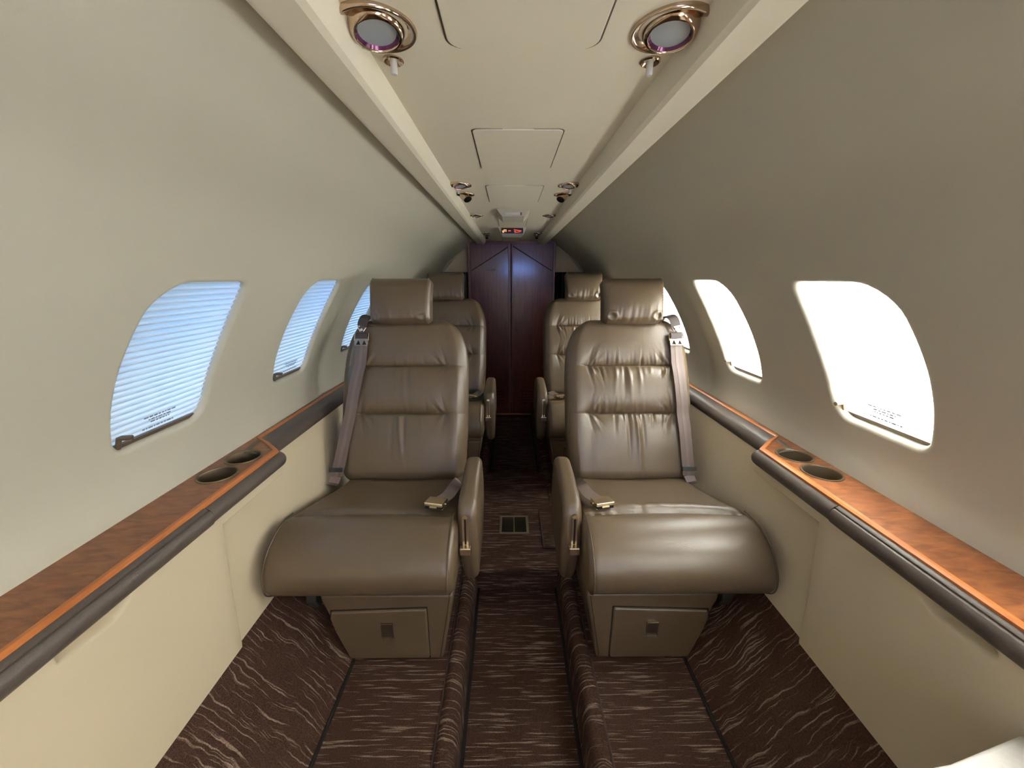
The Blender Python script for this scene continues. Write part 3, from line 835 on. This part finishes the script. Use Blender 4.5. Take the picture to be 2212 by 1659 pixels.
O0 = (.44, 1.1, 0)
def make_seat(sd, k, seed, label, group):
    root = thing('reclining_chair', label, 'chair', (sd*.44, 1.1, 0), group)
    def P(name, VF, m, parent=root, **kw):
        return mesh(name, off(mir(VF[0], sd), (O0[0]*sd, O0[1], O0[2])), VF[1], m, parent, **kw)
    WK = make_wrinkles(seed, k)
    # --- backrest
    V, F = rbox(150, 8, 190, BW, BT, BL, .040)
    out_ = []
    for v in V:
        t = v.z/BL+.5; x = v.x; n = -v.y-BT/2+.0     # front is -y
        fr = max(0, min(1, (-v.y/(BT/2)-.05)/.6)); fr = fr*fr*(3-2*fr)
        edge = 1-max(0, abs(x)/(BW/2)-.86)/.14*.55
        h = backsurf(x, t, WK)*fr*edge
        # lumbar curve
        n += .012*math.sin(PI*min(1, max(0, t)))*1.0
        tt_ = t
        xs = x*bscale(t)
        out_.append(backpt(xs, tt_, n+h)[:])
    P('backrest', (out_, F), 'leather', angle=80)
    # rear shell
    V, F = rbox(30, 4, 40, BW*.97, .05, BL+.02, .024)
    out_ = [backpt(v.x*bscale(v.z/BL+.5), v.z/BL+.5, -v.y-BT-.005)[:] for v in V]
    P('back_shell', (out_, F), 'leather', angle=80)
    # piped seam lines that run across each side bolster
    # --- headrest
    HW, HT, HH = .236, .085, .172
    V, F = rbox(70, 22, 54, HW, HT, HH, .022)
    out_ = []; r = random.Random(seed+5)
    wr = [(r.uniform(-.09, .09), r.uniform(.004, .009), r.choice((-1, 1))*r.uniform(.0010, .0022)*k) for _ in range(9)]
    ht = math.radians(12); hu = Vector((0, math.sin(ht), math.cos(ht))); hn = Vector((0, -math.cos(ht), math.sin(ht)))
    HC = Vector((.449, 1.540, 1.030))
    for v in V:
        xn = v.x/(HW/2); zn = v.z/(HH/2); yn = -v.y/(HT/2)
        n = -v.y
        puff = (1-abs(xn)**3)*(1-abs(zn)**4)
        n += .011*puff*(1 if yn > 0 else .4)*abs(yn)
        # lower half bulges forward, top folds back
        n += (.010*math.cos((zn+.45)*1.6))*(yn > 0)*abs(yn)-.012*max(0, zn-.55)**1.0
        h = 0
        if yn > .2:
            for x0, sg, am in wr:
                h += am*math.exp(-((v.x-x0-(zn+1)*.01)/sg)**2)*math.exp(-((zn+.72)/.38)**2)
            for s_ in (-1, 1):   # dimple at each lower corner
                d2 = ((v.x-s_*.088)/.016)**2+((v.z+.062)/.013)**2
                h += (-.006*math.exp(-d2*2.2)+.0045*math.exp(-(math.sqrt(d2)-1.15)**2*6))*min(1, k*.5)
        x = v.x*(1-.035*(zn+1)/2*0+.02*zn)
        z = v.z+.004*math.cos(PI*xn/2)*(zn < 0)*zn
        # end caps dished in
        if abs(xn) > .93: x -= math.copysign(.005*(1-zn*zn)*(1-yn*yn), xn)
        out_.append((HC+Vector((x, 0, 0))+hu*z+hn*(n+h))[:])
    hr = P('headrest', (out_, F), 'leather', angle=80)
    for s_ in (-1, 1):
        lp = []
        for a, b in rrect(-HT/2+.001, HT/2-.001, -HH/2+.001, HH/2-.001, .020, 5):
            zn = b/(HH/2); yn = -a/(HT/2)
            x = s_*(HW/2-.014)*(1+.02*zn)
            n = -a+(.0105*math.cos((zn+.45)*1.6))*(yn > 0)*abs(yn)-.012*max(0, zn-.55)+.0075*(1-abs(zn)**4)*(1-.88**3)*(yn > 0)
            lp.append((HC+Vector((x, 0, 0))+hu*b*1.012+hn*(n*1.02))[:])
        P('piping', tube(lp, .0021, 6, closed=True), 'leather', hr)
    for s_ in (-1, 1):
        P('headrest_post', tube([HC+Vector((s_*.055, .02, -.12)), HC+Vector((s_*.055, .012, -.04))], .006, 10), 'gold')
    # --- seat cushion
    cpts = [(1.385, .300), (1.385, .352), (1.350, .375), (1.25, .386), (1.15, .404), (1.07, .420), (1.035, .4235), (1.015, .431), (.98, .4375), (.935, .431), (.885, .406),
            (.852, .368), (.842, .330), (.850, .296), (.880, .268), (.93, .258), (1.05, .256), (1.2, .256), (1.34, .262)]
    pr = even(cr(cpts, 8, True), 170, True)
    r = random.Random(seed+9)
    cw = [(r.uniform(.22, .66), r.uniform(1.045, 1.075), r.uniform(.006, .012), r.uniform(.006, .016), r.choice((-1, 1))*r.uniform(.0008, .0020)) for _ in range(int(26*(k > 1)))]
    def cfn(x, y, z):
        if z > .33:
            e = min(1, max(0, (x-.183)/.03))*min(1, max(0, (.698-x)/.03))
            seam = 1.037-.030*(((x-.44)/.25)**2)
            d = y-seam
            z -= .012*math.exp(-abs(d)/.007)*e
            if d > 0: z += (.010*(k > 1)+.003)*math.exp(-((d-.028)/.024)**2)*e; z -= .006*math.exp(-((x-.44)/.12)**2)*min(1, d/.15)
            for x0, y0, sx_, sy_, am in cw: z += am*math.exp(-((x-x0)/sx_)**2-((y-y0)/sy_)**2)
        # rear part narrows towards the wall, front roll flares
        if x > .5 and y > 1.0: x -= .05*min(1, (y-1.0)/.3)*(x-.5)/.2
        return (x, y, z)
    cu = P('seat_cushion', closed_loft(pr, (.182, .699, 76), .026, 6, cfn), 'leather', angle=80)
    for xx in (.196, .685):
        lp = [(xx, p.x, p.y) for p in even(cr([(1.02, .4345), (.98, .4395), (.935, .432), (.885, .407), (.851, .369), (.8405, .330), (.849, .295), (.879, .267)], 8), 60)]
        P('piping', tube(lp, .0020, 6), 'leather', cu)
    # stitched oval end cap on the aisle side of the front roll
    # --- under-cushion frame and pedestal
    P('seat_frame', box_bm(.205, .640, .905, 1.40, .238, .262, .008), 'leather')
    fr = prism([(.192, .240), (.232, .002), (.516, .002), (.548, .105), (.560, .170), (.575, .215), (.578, .240)], .905, 1.36, 'y', .009)
    ped = P('pedestal', fr, 'leather')
    P('door_gap', prism([(.2695, .010), (.513, .010), (.544, .108), (.556, .162), (.551, .189), (.2695, .199)], .9040, .909, 'y'), 'dark', ped, smooth=False)
    P('storage_door', prism([(.272, .014), (.510, .014), (.541, .108), (.553, .162), (.548, .186), (.272, .196)], .8965, .91, 'y', .006), 'leather', ped)
    lt = P('latch', join(box_bm(.372, .374, .893, .899, .098, .150), box_bm(.404, .406, .893, .899, .098, .150), box_bm(.372, .406, .893, .899, .147, .1495, .0006), box_bm(.372, .406, .893, .899, .098, .1005, .0006), box_bm(.374, .404, .8955, .897, .100, .148)), 'latch', ped)
    for z_ in (.1482, .0978): P('latch_bar', box_bm(.3725, .4055, .8915, .8935, z_, z_+.0018), 'gold', ped, smooth=False)
    P('seam', tube([(.2405, .9045, .012), (.2035, .9045, .235)], .0012, 5), 'dark', ped)
    P('bracket', prism([(1.0, .262), (.925, .262), (.915, .205), (.930, .172), (.965, .165), (1.0, .18)], .597, .628, 'x', .006), 'plastic')
    # --- aisle armrest
    ap = [(1.262, .495), (1.22, .508), (1.12, .502), (1.02, .488), (.990, .470), (.975, .430), (.972, .36), (.982, .27), (.998, .215), (1.03, .200), (1.10, .202), (1.2, .23), (1.262, .30), (1.275, .42)]
    pa = even(cr(ap, 6, True), 90, True)
    def afn(x, y, z):
        x -= .004*math.sin(PI*min(1, max(0, (z-.2)/.3)))*(x < .15)
        if z < .33: x += (.33-z)*.10*(x > .15)*-1
        return (x, y, z)
    ar = P('armrest', closed_loft(pa, (.128, .184, 8), .020, 7, afn), 'leather', angle=80)
    P('armrest_hub', box_bm(.150, .20, 1.03, 1.22, .25, .36, .012), 'leather')
    # recline lever: slotted plate and handle on the front face
    lx = .160; yf = .9705
    op = rrect(lx-.0085, lx+.0085, .355, .455, .0082, 6); hp = rrect(lx-.0028, lx+.0028, .36, .445, .0027, 5)
    vv, tt = holed(op, [hp], .02, .02)
    def fy_(z): return yf+.5*max(0, z-.43)**1.0*.35-.0035
    V = [(x, fy_(z), z) for x, z in vv]+[(x, fy_(z)+.004, z) for x, z in vv]; q = len(vv)
    F = list(tt)+[[i+q for i in f][::-1] for f in tt]+[[i, (i+1) % len(op), q+(i+1) % len(op), q+i] for i in range(len(op))]
    lp_ = P('lever_plate', (V, F), 'gold', ar, angle=30)
    V = [(x, fy_(z)+.0015, z) for x, z in hp]; P('slot', (V, [list(range(len(hp)))]), 'void', lp_, smooth=False)
    P('recline_lever', box_bm(lx-.0165, lx+.0165, yf-.022, yf-.002, .336, .360, .0035), 'gold', ar)
    P('lever_stem', box_bm(lx-.007, lx+.007, yf-.010, yf+.006, .325, .340, .002), 'brown_metal', ar)
    # --- shoulder belt
    if sd < 0: xt, xb = .160, .238
    else: xt, xb = .178, .205
    def sp(x, t, lift):
        xs = max(-BW/2+.004, min(BW/2-.004, x/ max(.6, bscale(t))))
        return backpt(x, t, backsurf(max(-.19, min(.19, xs)), t, [])+.012*math.sin(PI*t)+lift)
    path = []
    for i in range(25):
        t = .855-(.855-.035)*i/24
        path.append(sp(xt+(xb-xt)*(i/24)**1.5, t, .012+.006*math.sin(PI*i/24)))
    sb = P('shoulder_belt', strap(path, (1, 0, 0), .045), 'webbing', angle=30)
    P('web_stripe', strap([p+BN*.0011 for p in path], (1, 0, 0), .011, .0008), 'stripe', sb, angle=30)
    c = sp(xb, .075, .016); P('keeper', strap([c-BU*.008, c+BU*.008], (1, 0, 0), .050, .007), 'plastic', sb)
    e = sp(xb, .035, .012); P('belt_tail', strap([e, e+Vector((.008, -.01, -.02)), e+Vector((.022, 0, -.035)), e+Vector((.035, .03, -.05))], (1, .3, 0), .045), 'webbing_pink', sb)
    def q3(x, t, n): return sp(xt+x, t, .014+n)
    # roller, toothed buckle plate and side pins
    P('webbing_roll', tube([q3(-.0215, .885, .003), q3(.0215, .885, .003)], .0085, 14), 'webbing_dark', sb)
    P('webbing_wrap', strap([q3(0, .893, .008), q3(0, .878, .011), q3(0, .853, .007)], (1, 0, 0), .043, .002), 'webbing_dark', sb)
    bp = [(-.024, .815), (.024, .815), (.026, .835), (.0235, .858), (-.0235, .858), (-.026, .835)]
    ho = [[(-.020, .821), (-.003, .821), (-.011, .850)], [(.003, .821), (.020, .821), (.011, .850)]]
    bps = [(a, b*BL) for a, b in bp]; hos = [[(a, b*BL) for a, b in h_] for h_ in ho]
    vv, tt = holed(bps, hos, .1, .1)
    V = [q3(x, z/BL, .006) for x, z in vv]+[q3(x, z/BL, .0085) for x, z in vv]; q = len(vv)
    F = [list(f) for f in tt]+[[i+q for i in f][::-1] for f in tt]
    for lpn, st in ((len(bps), 0), (3, len(bps)), (3, len(bps)+3)): F += [[st+i, st+(i+1) % lpn, q+st+(i+1) % lpn, q+st+i] for i in range(lpn)]
    P('buckle_plate', (V, F), 'pewter' if sd < 0 else 'gold', sb, smooth=False)
    V = [q3(x, z/BL, .0035) for h_ in hos for x, z in [((a-sum(q[0] for q in h_)/3)*1.1+sum(q[0] for q in h_)/3, b) for a, b in h_]]
    P('buckle_teeth', (V, [[0, 1, 2], [3, 4, 5]]), 'dark', sb, smooth=False)
    for s_ in (-1, 1): P('side_pin', tube([q3(s_*.0265, .845, .006), q3(s_*.0265, .892, .005), q3(s_*.0225, .896, .004)], .0020, 8), 'gold', sb)
    # triangular loop, knob and the strap over the shoulder
    a_ = q3(-.018, .948, .006); b_ = q3(.018, .948, .006); c1 = q3(-.006, .905, .006); c2 = q3(.006, .905, .006)
    P('triangle_loop', tube([a_, (a_+c1)/2+(a_-b_)*.06, c1, c2, (b_+c2)/2+(b_-a_)*.06, b_], .0026, 8, closed=True), 'gold', sb)
    kn = q3(0, .912, .007); V, F = tube([kn, kn+BN*.003, kn+BN*.006], [.0068, .0068, .0052], 16); P('knob', (V, F), 'gold', sb)
    if True:
        pp = [q3(0, .935, .008), q3(-.004, .965, .010), q3(-.012, .995, .006), q3(-.022, 1.01, -.015), q3(-.034, 1.005, -.05), q3(-.04, .96, -.075)]
        P('shoulder_strap', strap(cr(pp, 5), (1, 0, .25), .036, .004), 'webbing_dark', sb)
    # --- lap belt on the cushion
    lb = P('lap_belt', strap(cr([(.222, 1.30, .385), (.218, 1.22, .415), (.216, 1.16, .440), (.228, 1.10, .445), (.246, 1.075, .443)], 5), [(.35+.04*i, -.3+.05*i, .55-.04*i) if i < 10 else (.75, .35, .1) for i in range(21)], .042, .002), 'webbing_pink' if sd < 0 else 'webbing')
    Rb = Matrix.Rotation(math.radians(12), 3, 'Z') @ Matrix.Rotation(math.radians(-8), 3, 'X')
    bc = Vector((.258, 1.050, .447))
    def tb(VF): return [(Rb @ Vector(v)+bc)[:] for v in VF[0]], VF[1]
    P('buckle', tb(box_bm(-.030, .030, -.024, .024, -.002, .010, .003)), 'gold', lb)
    P('buckle_slot', tb(box_bm(-.026, .026, -.0248, .0, -.009, -.001, .001)), 'void', lb, smooth=False)
    P('buckle_base', tb(box_bm(-.029, .029, -.020, .028, -.012, -.008, .0015)), 'gold', lb)
    P('buckle_tongue', tb(box_bm(-.012, .012, -.0255, -.01, -.006, -.001, .001)), 'gold', lb)
    P('buckle_pin', tb(tube([(-.033, .004, -.001), (.033, .004, -.001)], .0042, 12)), 'gold', lb)
    return root

def dup(root, loc, label):
    r = root.copy(); COL.objects.link(r); r.location = loc; r['label'] = label
    for ch in list(root.children):
        c = ch.copy(); COL.objects.link(c); c.parent = r
        for g in list(ch.children):
            d = g.copy(); COL.objects.link(d); d.parent = c
    return r
GS = 'brown leather cabin seats'
sl = make_seat(-1, .9, 11, 'brown leather cabin seat with smoother cushions, front left of the aisle', GS)
sr = make_seat(1, 1.7, 23, 'brown leather cabin seat with deeply creased cushions, front right of the aisle', GS)
dup(sl, (-.425, 2.10, .035), 'rear brown leather seat half hidden behind the front left one, black curtain beside its headrest')
dup(sr, (.435, 2.10, .035), 'rear brown leather seat half hidden behind the front right one')
